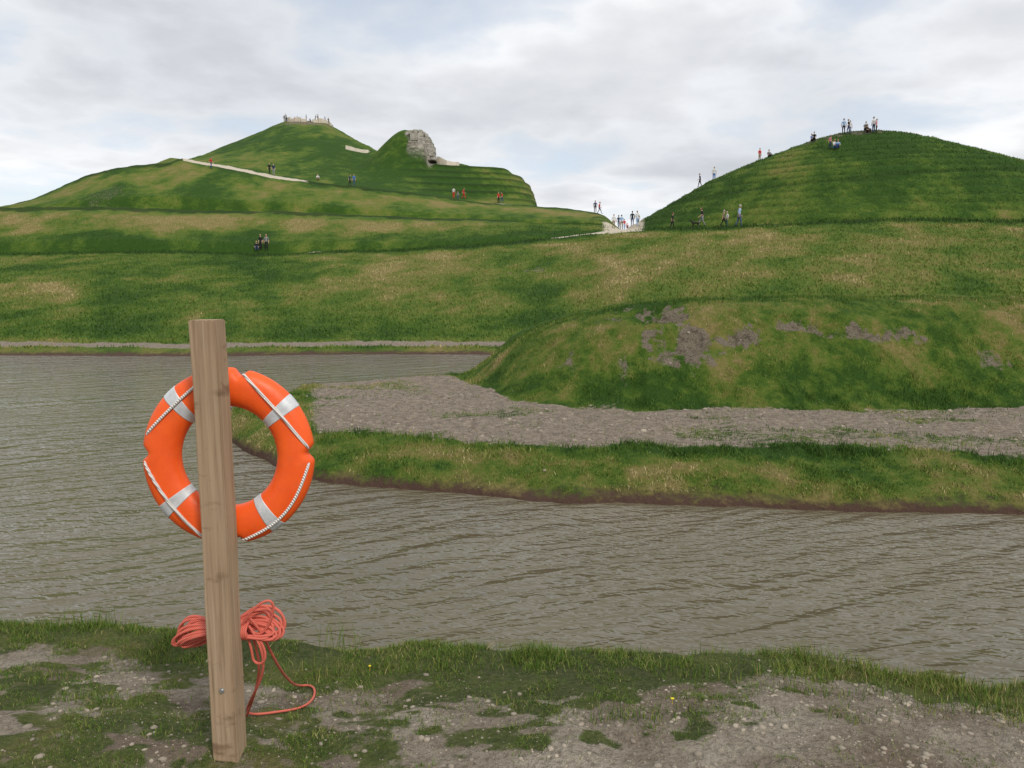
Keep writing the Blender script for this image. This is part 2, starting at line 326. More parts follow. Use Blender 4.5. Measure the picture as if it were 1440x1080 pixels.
def pn(x,Y,z,m):
    e=Y-near(x,Y)[1]
    clump=ss(-.06,.16,fbm(x*6,Y*6,81,3))
    p=ss(-.45,.02,e+.6*fbm(x*2,Y*2,82,3))*(.10+.9*clump)*(1-ss(.5,.8,e))
    p=np.maximum(p,(1-m['dirt'])*.75*clump);p=np.maximum(p,.05*clump+.6*ss(.15,.26,fbm(x*4.3,Y*4.3,83,3)))
    p=np.maximum(p,ss(1.4,2.2,x+(Y-3.7)*1.2)*.65*clump)
    return p*(z>.25)
x,Y,z,m=sample(330000,-3.3,3.3,2.7,4.95,pn)
e=Y-near(x,Y)[1]
hv=vn(x*2.3,Y*2.3,84)**1.8
ln=rng.uniform(.010,.036,len(x))*(1+2.4*ss(-.4,.1,e)*hv+.8*ss(1.4,2.2,x+(Y-3.7)))*(.5+.9*vn(x*11,Y*11,87))
blades('bank_grass',x,Y,ln,rng.uniform(.0018,.0042,len(x)),rng.uniform(.2,.9,len(x)),rng.normal(.46,.2,len(x))+.35*ss(.05,.3,fbm(x*1.2,Y*1.2,85,3))+.3*(rng.random(len(x))<.12)+.18*ss(1,2.4,x))
tx=[];ty=[];tl=[]
for px,py,Yc,n,h in((480,905,4.5,26,.26),(985,915,4.35,20,.16),(110,900,4.6,40,.18),(160,890,4.6,30,.17),(1180,930,4.2,26,.13),(870,930,4.25,40,.10),(1330,960,3.95,90,.11),(1400,985,3.8,120,.10),(1380,1020,3.55,120,.09),(1260,1000,3.65,80,.08),(880,1030,3.3,150,.07),(690,990,3.6,80,.06),(600,1020,3.35,60,.05),(840,990,3.55,60,.06),(130,990,3.6,180,.055),(80,955,3.9,150,.06),(630,940,4.1,130,.08),(545,940,4.1,100,.08),(470,940,4.1,100,.09),(760,945,4.1,70,.08),(960,945,3.95,100,.09),(1080,960,3.85,90,.09),(230,930,4.2,100,.07),(1130,985,3.65,120,.07),(990,1010,3.4,70,.05),(390,1040,3.2,70,.04),(1200,1030,3.35,70,.05),(230,1040,3.2,90,.045),(520,985,3.65,60,.05),(420,1000,3.5,60,.05),(745,1040,3.25,60,.045),(1060,1040,3.3,60,.05)):
    cx=float(uat(px,py))*Yc
    tx+=list(rng.normal(cx,.07+.0005*n,n));ty+=list(rng.normal(Yc,.05,n));tl+=list(rng.uniform(.5,1,n)*h)
tx=np.array(tx);ty=np.array(ty);tl=np.array(tl)
blades('tall_grass_tufts',tx,ty,tl,np.full(len(tx),.0042),rng.uniform(.05,.75,len(tx)),rng.normal(.5,.2,len(tx)))
def pp(x,Y,z,m):
    return (z>.13)*(1-np.clip(m['gravel']*1.15,0,.97))*(1-np.clip(m['dirt'],0,.9))*(.3+.7*ss(-.1,.15,fbm(x*2.5,Y*2.5,86,3)))
x,Y,z,m=sample(300000,-.42,.76,10.6,26,pp,True)
ln=rng.uniform(.03,.085,len(x))*(1+.6*m['lush'])*(.5+1.0*vn(x*4,Y*4,88))
blades('peninsula_grass',x,Y,ln,rng.uniform(.008,.016,len(x)),rng.uniform(.2,.8,len(x)),.57+1.0*(m['tone']-.5)-.28*m['lush']+rng.normal(0,.15,len(x)))
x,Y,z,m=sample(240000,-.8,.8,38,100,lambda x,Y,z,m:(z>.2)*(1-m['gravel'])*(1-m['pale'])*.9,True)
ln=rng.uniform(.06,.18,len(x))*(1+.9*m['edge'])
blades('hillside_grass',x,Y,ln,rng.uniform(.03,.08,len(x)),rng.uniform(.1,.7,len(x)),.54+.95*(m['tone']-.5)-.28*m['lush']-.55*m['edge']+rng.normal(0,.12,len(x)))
# ---- stones
def stones(name,x,Y,s,mat):
    bm=bmesh.new();bmesh.ops.create_icosphere(bm,subdivisions=1,radius=1)
    base=np.array([v.co for v in bm.verts]);fc=np.array([[v.index for v in f.verts] for f in bm.faces]);bm.free()
    z=terrain(x,Y);n=len(x);V=[];Fc=[]
    for i in range(n):
        b_=base*(1+rng.uniform(-.25,.25,(len(base),1)))*np.array([rng.uniform(.8,1.4),rng.uniform(.7,1.1),rng.uniform(.45,.8)])*s[i]
        a=rng.uniform(0,6.28);c_,s_=math.cos(a),math.sin(a)
        V.append(np.stack([b_[:,0]*c_-b_[:,1]*s_+x[i],b_[:,0]*s_+b_[:,1]*c_+Y[i],b_[:,2]+z[i]],-1));Fc.append(fc+i*len(base))
    return mkmesh(name,np.concatenate(V),np.concatenate(Fc).reshape(-1),3,[mat],{},False)
ms=simple('stone_grey_tan',(.27,.23,.18),.9,.5,3)
x,Y,z,m=sample(16000,-2.3,2.5,2.7,4.2,lambda x,Y,z,m:.02+.5*m['dirt'])
stones('bank_pebbles',x,Y,np.minimum(.018,.0024*(1+rng.pareto(2.0,len(x)))),ms)
x,Y,z,m=sample(17000,-.3,.7,11.5,20,lambda x,Y,z,m:.4*m['gravel']+.008+.3*np.clip(m['dirt'],0,1),True)
stones('path_gravel',x,Y,np.minimum(.06,.010*(1+rng.pareto(2.6,len(x)))),ms)
mf=simple('yellow_petals',(.75,.6,.02),.6)
fx=[];fy=[]
for px,py,Yc in((520,932,4.1),(945,1008,3.45)):
    fx.append(float(uat(px,py))*Yc);fy.append(Yc)
bm=bmesh.new()
for a,c in zip(fx,fy):
    zc=hz(a,c)+.03
    for k in range(9):
        an=k*math.tau/9;M=Matrix.Translation((a+.005*math.cos(an),c+.005*math.sin(an),zc))@Matrix.Diagonal((.004,.003,.002,1))
        bmesh.ops.create_icosphere(bm,subdivisions=1,radius=1,matrix=M)
    bmesh.ops.create_cone(bm,segments=5,radius1=.001,radius2=.001,depth=.04,matrix=Matrix.Translation((a,c,zc-.02)))
me=D.meshes.new('dandelion_flowers');bm.to_mesh(me);bm.free();me.materials.append(mf);C.collection.objects.link(D.objects.new('dandelion_flowers',me))
# ---- wooden post
mp,p,b=newmat('weathered_softwood')
tc=N(p,'ShaderNodeTexCoord').outputs['Object']
mp1=N(p,'ShaderNodeMapping');mp1.inputs['Scale'].default_value=(60,60,1.6);L(p,tc,mp1.inputs[0])
g1=noise(p,mp1.outputs[0],1,6,.65,.4)
mp2=N(p,'ShaderNodeMapping');mp2.inputs['Scale'].default_value=(9,9,2.2);L(p,tc,mp2.inputs[0])
g2=noise(p,mp2.outputs[0],1,4,.6,.8)
c=mixc(p,ramp(p,g1,[(.32,BW[0]),(.68,BW[1])]),(.21,.135,.080),(.44,.325,.215))
c=mixc(p,ramp(p,g2,[(.35,(.7,.7,.7)),(.62,(0,0,0))]),c,(.36,.25,.155))
mp3=N(p,'ShaderNodeMapping');mp3.inputs['Scale'].default_value=(6,6,12);L(p,tc,mp3.inputs[0])
c=mixc(p,ramp(p,noise(p,mp3.outputs[0],1,4,.6),[(.58,(0,0,0)),(.70,(.65,.65,.65))]),c,(.13,.075,.042))
L(p,c,b.inputs['Base Color']);b.inputs['Roughness'].default_value=.85;b.inputs['Specular IOR Level'].default_value=.2
bp=N(p,'ShaderNodeBump');bp.inputs['Strength'].default_value=.6;bp.inputs['Distance'].default_value=.002;L(p,g1,bp.inputs['Height']);L(p,bp.outputs[0],b.inputs['Normal'])
px_,py_=-1.137,3.0;ztop=3.075;zb=1.1;hw=.05
bm=bmesh.new();bmesh.ops.create_cube(bm,size=1,matrix=Matrix.Diagonal((hw*2,hw*2,ztop-zb,1)))
bmesh.ops.subdivide_edges(bm,edges=[e for e in bm.edges if abs(e.verts[0].co.z-e.verts[1].co.z)>.1],cuts=24)
bmesh.ops.bevel(bm,geom=[e for e in bm.edges if len(e.link_faces)==2 and e.calc_face_angle()>1],offset=.004,segments=2,affect='EDGES')
for v in bm.verts:
    v.co.x+=.0022*math.sin(v.co.z*3.1+.4)+.001*math.sin(v.co.z*11);v.co.y+=.0015*math.sin(v.co.z*4)
me=D.meshes.new('wooden_post');bm.to_mesh(me);bm.free();me.materials.append(mp)
post=D.objects.new('wooden_post',me);post.location=(px_,py_,(ztop+zb)/2);post.rotation_euler=(math.radians(.3),math.radians(-.35),math.radians(-3));C.collection.objects.link(post)
def addchild(name,bm,mat,parent,smooth=True):
    me=D.meshes.new(name);bm.to_mesh(me);bm.free();me.materials.append(mat)
    if smooth:
        for f in me.polygons:f.use_smooth=True
    o=D.objects.new(name,me);C.collection.objects.link(o)
    if parent: o.parent=parent
    return o
metal=simple('galvanised_steel',(.45,.45,.45),.4,.1,40);metal.node_tree.nodes['Principled BSDF'].inputs['Metallic'].default_value=.8
bm=bmesh.new()
bmesh.ops.create_cone(bm,segments=20,cap_ends=True,radius1=.011,radius2=.011,depth=.003,matrix=Matrix.Translation((0,-.0515,-.46))@Matrix.Rotation(math.pi/2,4,'X'))
bmesh.ops.create_cone(bm,segments=6,cap_ends=True,radius1=.0075,radius2=.0065,depth=.008,matrix=Matrix.Translation((0,-.056,-.46))@Matrix.Rotation(math.pi/2,4,'X'))
addchild('bolt',bm,metal,post,False)
# ---- life ring
ring=D.objects.new('life_ring',None);C.collection.objects.link(ring)
rc=W(323,641,3.125);ring.location=rc;ring.rotation_euler=(math.radians(-3),0,math.radians(3));ring.scale=(1,1,1.055)
mo,o_,b=newmat('orange_plastic');tc=N(o_,'ShaderNodeTexCoord').outputs['Object']
oc=ramp(o_,noise(o_,tc,7,5,.7),[(.3,(.80,.085,.008)),(.7,(.92,.125,.012))])
oc=mixc(o_,ramp(o_,noise(o_,tc,22,6,.75),[(.58,(0,0,0)),(.72,(.4,.4,.4))]),oc,(.50,.12,.05))
L(o_,oc,b.inputs['Base Color']);b.inputs['Specular IOR Level'].default_value=.4
L(o_,ramp(o_,noise(o_,tc,12,5,.7),[(.3,(.34,)*3),(.7,(.6,)*3)]),b.inputs['Roughness'])
bp=N(o_,'ShaderNodeBump');bp.inputs['Strength'].default_value=.3;bp.inputs['Distance'].default_value=.004;L(o_,noise(o_,tc,30,4),bp.inputs['Height']);L(o_,bp.outputs[0],b.inputs['Normal'])
RM,TA,TB=.2625,.0735,.052
nodes=[math.radians(a) for a in(80,2,-84,177)]
def tor(a0,a1,n,off=0,notch=True,nm=32):
    bm=bmesh.new();full=abs(a1-a0)>6.28;rows=[]
    for i in range(n if full else n+1):
        a=a0+(a1-a0)*i/n;rr=[]
        for j in range(nm):
            t=math.tau*j/nm;ct,st=math.cos(t),math.sin(t)
            ex=abs(ct)**.85*(1 if ct>0 else -1);ey=abs(st)**.9*(1 if st>0 else -1)
            ra=(TA+off)*ex;rb=(TB+off)*ey
            if notch:
                for nd in nodes:
                    d=abs((a-nd+math.pi)%math.tau-math.pi)
                    if d<.10 and ct>0: 
                        k=(.5+.5*math.cos(math.pi*d/.10))*ct;ra*=1-.38*k
            rad=RM+ra
            rr.append(bm.verts.new((rad*math.cos(a),rb,rad*math.sin(a))))
        rows.append(rr)
    m_=len(rows)
    for i in range(m_ if full else m_-1):
        for j in range(nm):
            bm.faces.new((rows[i][j],rows[(i+1)%m_][j],rows[(i+1)%m_][(j+1)%nm],rows[i][(j+1)%nm]))
    if not full:
        bm.faces.new(rows[0]);bm.faces.new(rows[-1][::-1])
    bmesh.ops.recalc_face_normals(bm,faces=bm.faces);return bm
addchild('ring_body',tor(0,math.tau,192),mo,ring)
mb,o_,b=newmat('reflective_tape');tc=N(o_,'ShaderNodeTexCoord').outputs['Object']
L(o_,ramp(o_,noise(o_,tc,30,5,.7),[(.3,(.46,.47,.48)),(.7,(.66,.67,.68))]),b.inputs['Base Color']);b.inputs['Roughness'].default_value=.4;b.inputs['Metallic'].default_value=.15
for i,a in enumerate((132,39,219,305)):
    a=math.radians(a);o=addchild('reflective_band_%d'%(i+1),tor(a-.085,a+.085,14,.0015,False),mb,ring)
def rope(name,pts,r,mat,parent,cyc=False):
    cu=D.curves.new(name,'CURVE');cu.dimensions='3D';cu.bevel_depth=r;cu.bevel_resolution=3;cu.resolution_u=8
    s=cu.splines.new('NURBS');s.points.add(len(pts)-1)
    for q_,p_ in zip(s.points,pts): q_.co=(*p_,1)
    s.order_u=4;s.use_endpoint_u=not cyc;s.use_cyclic_u=cyc;cu.materials.append(mat)
    o=D.objects.new(name,cu);C.collection.objects.link(o)
    if parent:o.parent=parent
    return o
mwr,o_,b=newmat('white_rope');tc=N(o_,'ShaderNodeTexCoord').outputs['Object']
wv=N(o_,'ShaderNodeTexWave');wv.inputs['Scale'].default_value=45;wv.bands_direction='DIAGONAL';L(o_,tc,wv.inputs['Vector'])
L(o_,ramp(o_,wv.outputs['Fac'],[(.0,(.50,.46,.42)),(.4,(.80,.78,.74))]),b.inputs['Base Color']);b.inputs['Roughness'].default_value=.85
bp=N(o_,'ShaderNodeBump');bp.inputs['Distance'].default_value=.003;L(o_,wv.outputs['Fac'],bp.inputs['Height']);L(o_,bp.outputs[0],b.inputs['Normal'])
RO=RM+TA
def surf(x,z):
    r_=math.hypot(x,z);k=(r_-RM)/TA
    return -TB*math.sqrt(max(0,1-min(1,k*k)))
def chord(i,a0,a1,bow):
    pts=[];x0,z0=(RO-.012)*math.cos(a0),(RO-.012)*math.sin(a0);x1,z1=(RO-.012)*math.cos(a1),(RO-.012)*math.sin(a1)
    pts.append((x0*.94,.0,z0*.94))
    am=(a0+a1)/2
    for k in range(13):
        t=k/12;x=x0+(x1-x0)*t;z=z0+(z1-z0)*t;b_=bow*math.sin(math.pi*t);x+=math.cos(am)*b_;z+=math.sin(am)*b_
        z-=.006*math.sin(math.pi*t)
        pts.append((x,surf(x,z)-.0055,z))
    pts.append((x1*.94,0,z1*.94))
    rope('grab_rope_%d'%i,pts,.0060,mwr,ring)
chord(1,math.radians(78),math.radians(5),.012)
chord(2,math.radians(-3),math.radians(-82),.055)
chord(3,math.radians(181),math.radians(254),.012)
chord(4,math.radians(165),math.radians(98),.010)
bm=bmesh.new();bmesh.ops.create_cone(bm,segments=12,cap_ends=True,radius1=.008,radius2=.008,depth=.14,matrix=Matrix.Translation((px_,3.11,rc.z+.185))@Matrix.Rotation(math.pi/2,4,'X'))
o=addchild('ring_hook',bm,metal,None);o.parent=post;o.matrix_parent_inverse=(Matrix.Translation(post.location)@post.rotation_euler.to_matrix().to_4x4()).inverted()
# ---- throw rope hank
hank=D.objects.new('throw_rope_hank',None);C.collection.objects.link(hank)
mr,o_,b=newmat('coral_rope');tc=N(o_,'ShaderNodeTexCoord').outputs['Object']
wv=N(o_,'ShaderNodeTexWave');wv.inputs['Scale'].default_value=70;wv.bands_direction='DIAGONAL';L(o_,tc,wv.inputs['Vector'])
L(o_,ramp(o_,wv.outputs['Fac'],[(.0,(.36,.06,.04)),(.6,(.68,.15,.10))]),b.inputs['Base Color']);b.inputs['Roughness'].default_value=.7
hc=W(318,884,3.085)
for k in range(17):
    A=.165+.065*random.random();Bz=.012+.055*(k/16);ph=(k/16-.5)
    tl=random.uniform(-.014,.014);pts=[]
    for j in range(28):
        t=math.tau*j/28
        xx=A*math.sin(t)*(1+.04*math.sin(3*t+k));zz=Bz*math.sin(2*t)
        droop=-.10*abs(xx)-.55*max(0,abs(xx)-.09)**1.5
        zz+=droop*(1 if xx<0 else .6)+.02*math.sin(t)+tl*(xx/.2)
        yy=.022*math.cos(t)+ph*.05*min(1,abs(xx)/.12+.35)+.012*abs(xx)/.2+random.uniform(-.003,.003)
        pts.append((hc.x+xx+.004,hc.y+yy,hc.z+zz+ph*.035*abs(xx)/.2))
    rope('loop_%d'%(k+1),pts,.0055,mr,hank,True)
for k in range(5):
    pts=[(hc.x+(.062+.008*k)+.002*math.sin(j),hc.y+.05*math.cos(j*math.tau/12),hc.z-.005+.034*math.sin(j*math.tau/12)) for j in range(12)]
    rope('wrap_%d'%(k+1),pts,.0055,mr,hank,True)
def wp(l): return [tuple(W(a,b_,c_)) for a,b_,c_ in l]
def gp(px,py):
    u=float(uat(px,py));t_=float(tanel(py));Yy=2.8
    while Yy<4.4 and H+Yy*t_>hz(u*Yy,Yy)+.006: Yy+=.01
    return (u*Yy,Yy,hz(u*Yy,Yy)+.010)
rope('tail_1',wp([(340,880,3.06),(352,860,3.05),(372,842,3.06),(386,846,3.07),(384,870,3.08),(366,900,3.08),(352,885,3.07)]),.0055,mr,hank)
rope('tail_2',wp([(350,880,3.06),(366,905,3.05),(372,930,3.06),(368,955,3.10),(352,985,3.14)])+[gp(346,1000),gp(352,1008),gp(390,1003),gp(425,998),gp(442,985),gp(444,968),gp(432,964),gp(415,968)]+wp([(395,945,3.25),(380,915,3.12),(366,885,3.07),(352,870,3.06)]),.0055,mr,hank)
rope('tail_3',wp([(346,890,3.07),(356,915,3.06),(352,930,3.07),(372,938,3.06),(376,915,3.06),(362,895,3.06)]),.0055,mr,hank)
rope('tail_4',wp([(344,870,3.07),(358,900,3.08),(368,935,3.10),(362,968,3.16)])+[gp(347,1008)],.0055,mr,hank)
# ---- people
SK={}
def skeleton(pose):
    s={'pel':(0,0,.94,.125,.10),'sp':(0,0,1.12,.115,.09),'ch':(0,0,1.32,.15,.105),'nb':(0,0,1.47,.06,.058),'nk':(0,-.01,1.55,.052,.052)}
    e=[('pel','sp'),('sp','ch'),('ch','nb'),('nb','nk')]
    leg={'stand':((0,0),(0,0)),'walk':((-.20,-.30),(.06,.30)),'walk2':((-.12,-.16),(.05,.22)),'sit':((-.40,-.44),(-.42,-.40)),'crouch':((-.34,-.18),(-.30,-.12)),'lean':((-.02,0),(.02,.05))}[pose]
    dz=0
    if pose=='sit': dz=-.70
    if pose=='crouch': dz=-.50
    if pose.startswith('walk'): dz=-.03
    for k in('pel','sp','ch','nb','nk'):
        v=list(s[k]);v[2]+=dz
        if pose in('crouch','lean'): v[1]-=(v[2]-.94-dz)*.35
        if pose.startswith('walk'): v[1]-=(v[2]-.94-dz)*.07
        s[k]=tuple(v)
    for i,sd in enumerate((-1,1)):
        n='LR'[i];ky,ay=leg[i]
        hz_=.90+dz
        kz=.50;az=.085
        if pose=='sit': kz=.52;
        if pose=='crouch': kz=.50
        if pose.startswith('walk') and ay>0: az=.15
        s['hip'+n]=(sd*.095,0,hz_,.09,.095);s['kn'+n]=(sd*.11,ky,kz,.062,.062);s['cf'+n]=(sd*.11,(ky*.6+ay*.4)+.015,kz*.62+az*.38,.055,.058);s['an'+n]=(sd*.11,ay,az,.038,.042);s['to'+n]=(sd*.13,ay-.17,az-.05,.038,.028)
        e+=[('pel','hip'+n),('hip'+n,'kn'+n),('kn'+n,'cf'+n),('cf'+n,'an'+n),('an'+n,'to'+n)]
        cy=s['ch'][1];cz=s['ch'][2]
        s['sh'+n]=(sd*.185,cy,cz+.09,.062,.062)
        if pose=='stand': el=(sd*.25,.02,cz-.19);wr=(sd*.24,-.06,cz-.43)
        elif pose.startswith('walk'):
            q=-sd;el=(sd*.24,.06+q*.10,cz-.18);wr=(sd*.23,-.08+q*.22,cz-.38)
        elif pose=='lean': el=(sd*.24,cy-.12,cz-.16);wr=(sd*.10,cy-.34,cz-.06)
        else: el=(sd*.25,cy-.12,cz-.18);wr=(sd*.16,cy-.32,cz-.26)
        s['el'+n]=(*el,.045,.045);s['wr'+n]=(*wr,.03,.033)
        d=Vector(wr)-Vector(el);d.normalize();hp=Vector(wr)+d*.075
        s['ha'+n]=(hp.x,hp.y,hp.z,.02,.038)
        e+=[('ch','sh'+n),('sh'+n,'el'+n),('el'+n,'wr'+n),('wr'+n,'ha'+n)]
    return s,e
def tube(bm,a,b,r0,r1,mi,seg=6):
    a=Vector(a);b=Vector(b);d=b-a
    M=Matrix.Translation((a+b)/2)@d.to_track_quat('Z','Y').to_matrix().to_4x4()
    r=bmesh.ops.create_cone(bm,segments=seg,cap_ends=True,radius1=r0,radius2=r1,depth=d.length,matrix=M)
    for v in r['verts']:
        for f in v.link_faces: f.material_index=mi
def bodymesh(pose,hairlen):
    key=(pose,hairlen)
    if key in SK:return SK[key]
    s,e=skeleton(pose);names=list(s);me=D.meshes.new('b');me.from_pydata([s[n][:3] for n in names],[(names.index(a),names.index(b_)) for a,b_ in e],[])
    ob=D.objects.new('b',me);C.collection.objects.link(ob)
    md=ob.modifiers.new('s','SKIN');sb=ob.modifiers.new('u','SUBSURF');sb.levels=2
    if not me.skin_vertices:
        C.view_layer.objects.active=ob;bpy.ops.mesh.customdata_skin_add()
    for i,n in enumerate(names):
        me.skin_vertices[0].data[i].radius=(s[n][3],s[n][4]);me.skin_vertices[0].data[i].use_root=(n=='pel')
    md.use_smooth_shade=True
    dg=C.evaluated_depsgraph_get();ev=ob.evaluated_get(dg);nm=D.meshes.new_from_object(ev)
    D.objects.remove(ob)
    P={n:Vector(s[n][:3]) for n in names}
    def dseg(p,a,b_):
        d=b_-a;t=max(0,min(1,(p-a).dot(d)/d.length_squared));return (p-a-d*t).length
    bm=bmesh.new();bm.from_mesh(nm)
    for f in bm.faces:
        c=f.calc_center_median();best=min(e,key=lambda q_:dseg(c,P[q_[0]],P[q_[1]]));n=best[1][:2]
        if best in(('nb','nk'),): mi=2
        elif n in('kn','cf','an') or n=='hi': mi=1
        elif n=='to': mi=4
        elif n in('wr','ha'): mi=2
        elif n=='sp': mi=0 if c.z>P['pel'].z+.03 else 1
        else: mi=0
        f.material_index=mi;f.smooth=True
    nk=P['nk'];hc_=nk+Vector((0,-.02,.11))
    def ell(c,r,mi,sub=3):
        rr=bmesh.ops.create_icosphere(bm,subdivisions=sub,radius=1,matrix=Matrix.Translation(c)@Matrix.Diagonal((*r,1)))
        fs={f for v in rr['verts'] for f in v.link_faces}
        for f in fs: f.material_index=mi;f.smooth=True
        return rr['verts']
    for v in ell(hc_,(.075,.095,.115),2):
        d=v.co-hc_
        if d.z<0: v.co.x=hc_.x+d.x*(1+d.z*2.2);
    ell(hc_+Vector((0,-.10,-.012)),(.012,.018,.022),2,1)
    ell(hc_+Vector((0,-.083,-.055)),(.025,.008,.007),2,1)
    for sd in(-1,1):
        ell(hc_+Vector((sd*.077,.008,-.005)),(.010,.02,.03),2,1);ell(hc_+Vector((sd*.03,-.085,.012)),(.010,.008,.006),4,1)
    hv=ell(hc_+Vector((0,.014,.018)),(.084,.10,.113),3)
    kill=[v for v in hv if (v.co-hc_).y<-.045 and (v.co-hc_).z<.055]
    bmesh.ops.delete(bm,geom=kill,context='VERTS')
    if hairlen: ell(hc_+Vector((0,.06,-.06)),(.075,.05,.12),3,2)
    for n in'LR':
        wr=P['wr'+n];ha=P['ha'+n];d=(ha-wr).normalized();side=Vector((0,1,0)).cross(d)
        if side.length<.1: side=Vector((1,0,0))
        side.normalize();ac=d.cross(side).normalized()
        for k,l in enumerate((.062,.075,.08,.072,.055)):
            o=ha+ac*(k-2)*.016
            if k==0: a=wr+d*.03+ac*-.03;tube(bm,a,a+d*.035-ac*.03,.011,.009,2);tube(bm,a+d*.035-ac*.03,a+d*.06-ac*.032,.009,.007,2)
            else:
                m_=o+d*l*.5;tube(bm,o,m_,.0095,.0085,2);tube(bm,m_,m_+d*l*.4+side*.018*(-1 if n=='R' else 1),.0085,.0065,2)
    me2=D.meshes.new('p');bm.to_mesh(me2);bm.free()
    SK[key]=me2;return me2
cm={}
def cmat(col,rough=.85):
    k=tuple(col)
    if k not in cm: cm[k]=simple('cloth_%d'%len(cm),col,rough,.12,30)
    return cm[k]
RED=(.55,.03,.03);BLK=(.015,.015,.018);NVY=(.02,.03,.09);WHT=(.62,.62,.60);BLU=(.07,.16,.42);GRY=(.22,.22,.22);JN=(.06,.09,.17);KH=(.25,.19,.12);PNK=(.6,.2,.25);GRN=(.06,.14,.09);LBL=(.3,.42,.6)
SKN=(.52,.32,.22);HR=[(.03,.018,.01),(.10,.055,.025),(.25,.16,.07),(.35,.33,.30)]
def findY(px,py):
    Yy=np.arange(42,230,.25);u=float(uat(px,py));z=terrain(u*Yy,Yy);el=(z-H)/Yy
    k=np.where(el>=float(tanel(py)))[0]
    i=k[0] if len(k) else int(np.argmax(el))
    return u*Yy[i],float(Yy[i])
def person(px,py,pose,shirt,tr,face=0,h=1.72,back=0,hairlen=0,anchor=None):
    if anchor: x=anchor[0]+px;Yy=anchor[1]+py
    else:
        x,Yy=findY(px,py);x*= (Yy+back)/Yy;Yy+=back
    me=bodymesh(pose,hairlen).copy();me.name='person'
    for c in(shirt,tr,SKN,random.choice(HR),(.03,.025,.02)): me.materials.append(cmat(c))
    o=D.objects.new('person',me);o.scale=(h/1.74,)*3;o.location=(x,Yy,hz(x,Yy)-.02);o.rotation_euler=(0,0,math.radians(face));C.collection.objects.link(o);return o
PL=[(297,238,'walk2',RED,JN,80),(379,246,'walk',BLK,BLK,60),(385,247,'stand',NVY,GRY,0),(447,254,'sit',WHT,KH,30),(492,262,'walk2',NVY,BLK,100),(498,262,'stand',BLU,JN,20),
(638,279,'stand',WHT,RED,150),(652,280,'walk',RED,RED,90),(644,280,'stand',GRY,JN,0,1.2),(701,286,'stand',RED,BLK,40),(706,286,'walk2',RED,JN,-60),
(361,355,'sit',BLK,JN,20),(367,354,'stand',BLK,BLK,-20),(375,353,'stand',GRY,BLK,10,1.75,0,1),
(837,293,'stand',NVY,BLK,180),(843,295,'walk',RED,JN,90),(863,321,'stand',WHT,KH,20,1.6),(870,320,'walk2',NVY,JN,190),(878,321,'walk',RED,LBL,10,1.25),(874,318,'stand',LBL,KH,170),(889,318,'stand',BLK,NVY,180,1.75),(896,319,'walk',WHT,LBL,190,1.8),(897,308,'stand',NVY,BLK,0,1.7,6),(882,318,'sit',PNK,BLK,0,1.1),
(945,322,'walk2',BLK,BLK,100,1.5),(987,319,'walk',BLK,GRY,-90),(1017,319,'walk',KH,BLK,90,1.45,0,1),(1022,319,'stand',WHT,GRN,-70,1.3),(1039,319,'walk2',LBL,JN,100,1.85),
(984,266,'walk2',NVY,BLK,-90,1.6,2),(1004,254,'stand',WHT,BLU,0,1.7,4),(1068,227,'stand',RED,KH,30,1.6,3.5),(1081,223,'sit',GRY,BLK,10,1.7,1.5),(1141,200,'sit',BLU,BLK,30,1.6),(1145,200,'crouch',BLK,BLK,-30,1.6),
(1167,211,'walk2',PNK,NVY,60,1.5),(1173,210,'sit',WHT,BLU,20,1.7),(1178,209,'sit',LBL,NVY,-20,1.6),
(1186,189,'stand',LBL,BLK,170,1.75),(1193,189,'walk2',BLK,JN,-90,1.72),(1195,189,'stand',WHT,GRY,0,1.5),(1216,188,'crouch',GRY,BLK,0),(1219,188,'sit',BLK,BLK,30),(1228,188,'stand',WHT,JN,-160,1.78),(1232,188,'stand',PNK,BLK,60,1.6,0,1)]
for a in PL: person(*a)
xs,ys=findY(428,171)
for i,(dx) in enumerate((-5,-3.8,-2.6,-1.7,-.3,1.0,2.2,3.1,4.2,5.4)):
    person(dx+random.uniform(-.5,.5),random.uniform(-1,1.5),random.choice(['stand','walk2','lean','sit']),random.choice([BLK,NVY,RED,WHT,GRY,BLU]),random.choice([BLK,JN,KH]),random.uniform(0,360),random.uniform(1.3,1.75),anchor=(xs,ys+1.2))
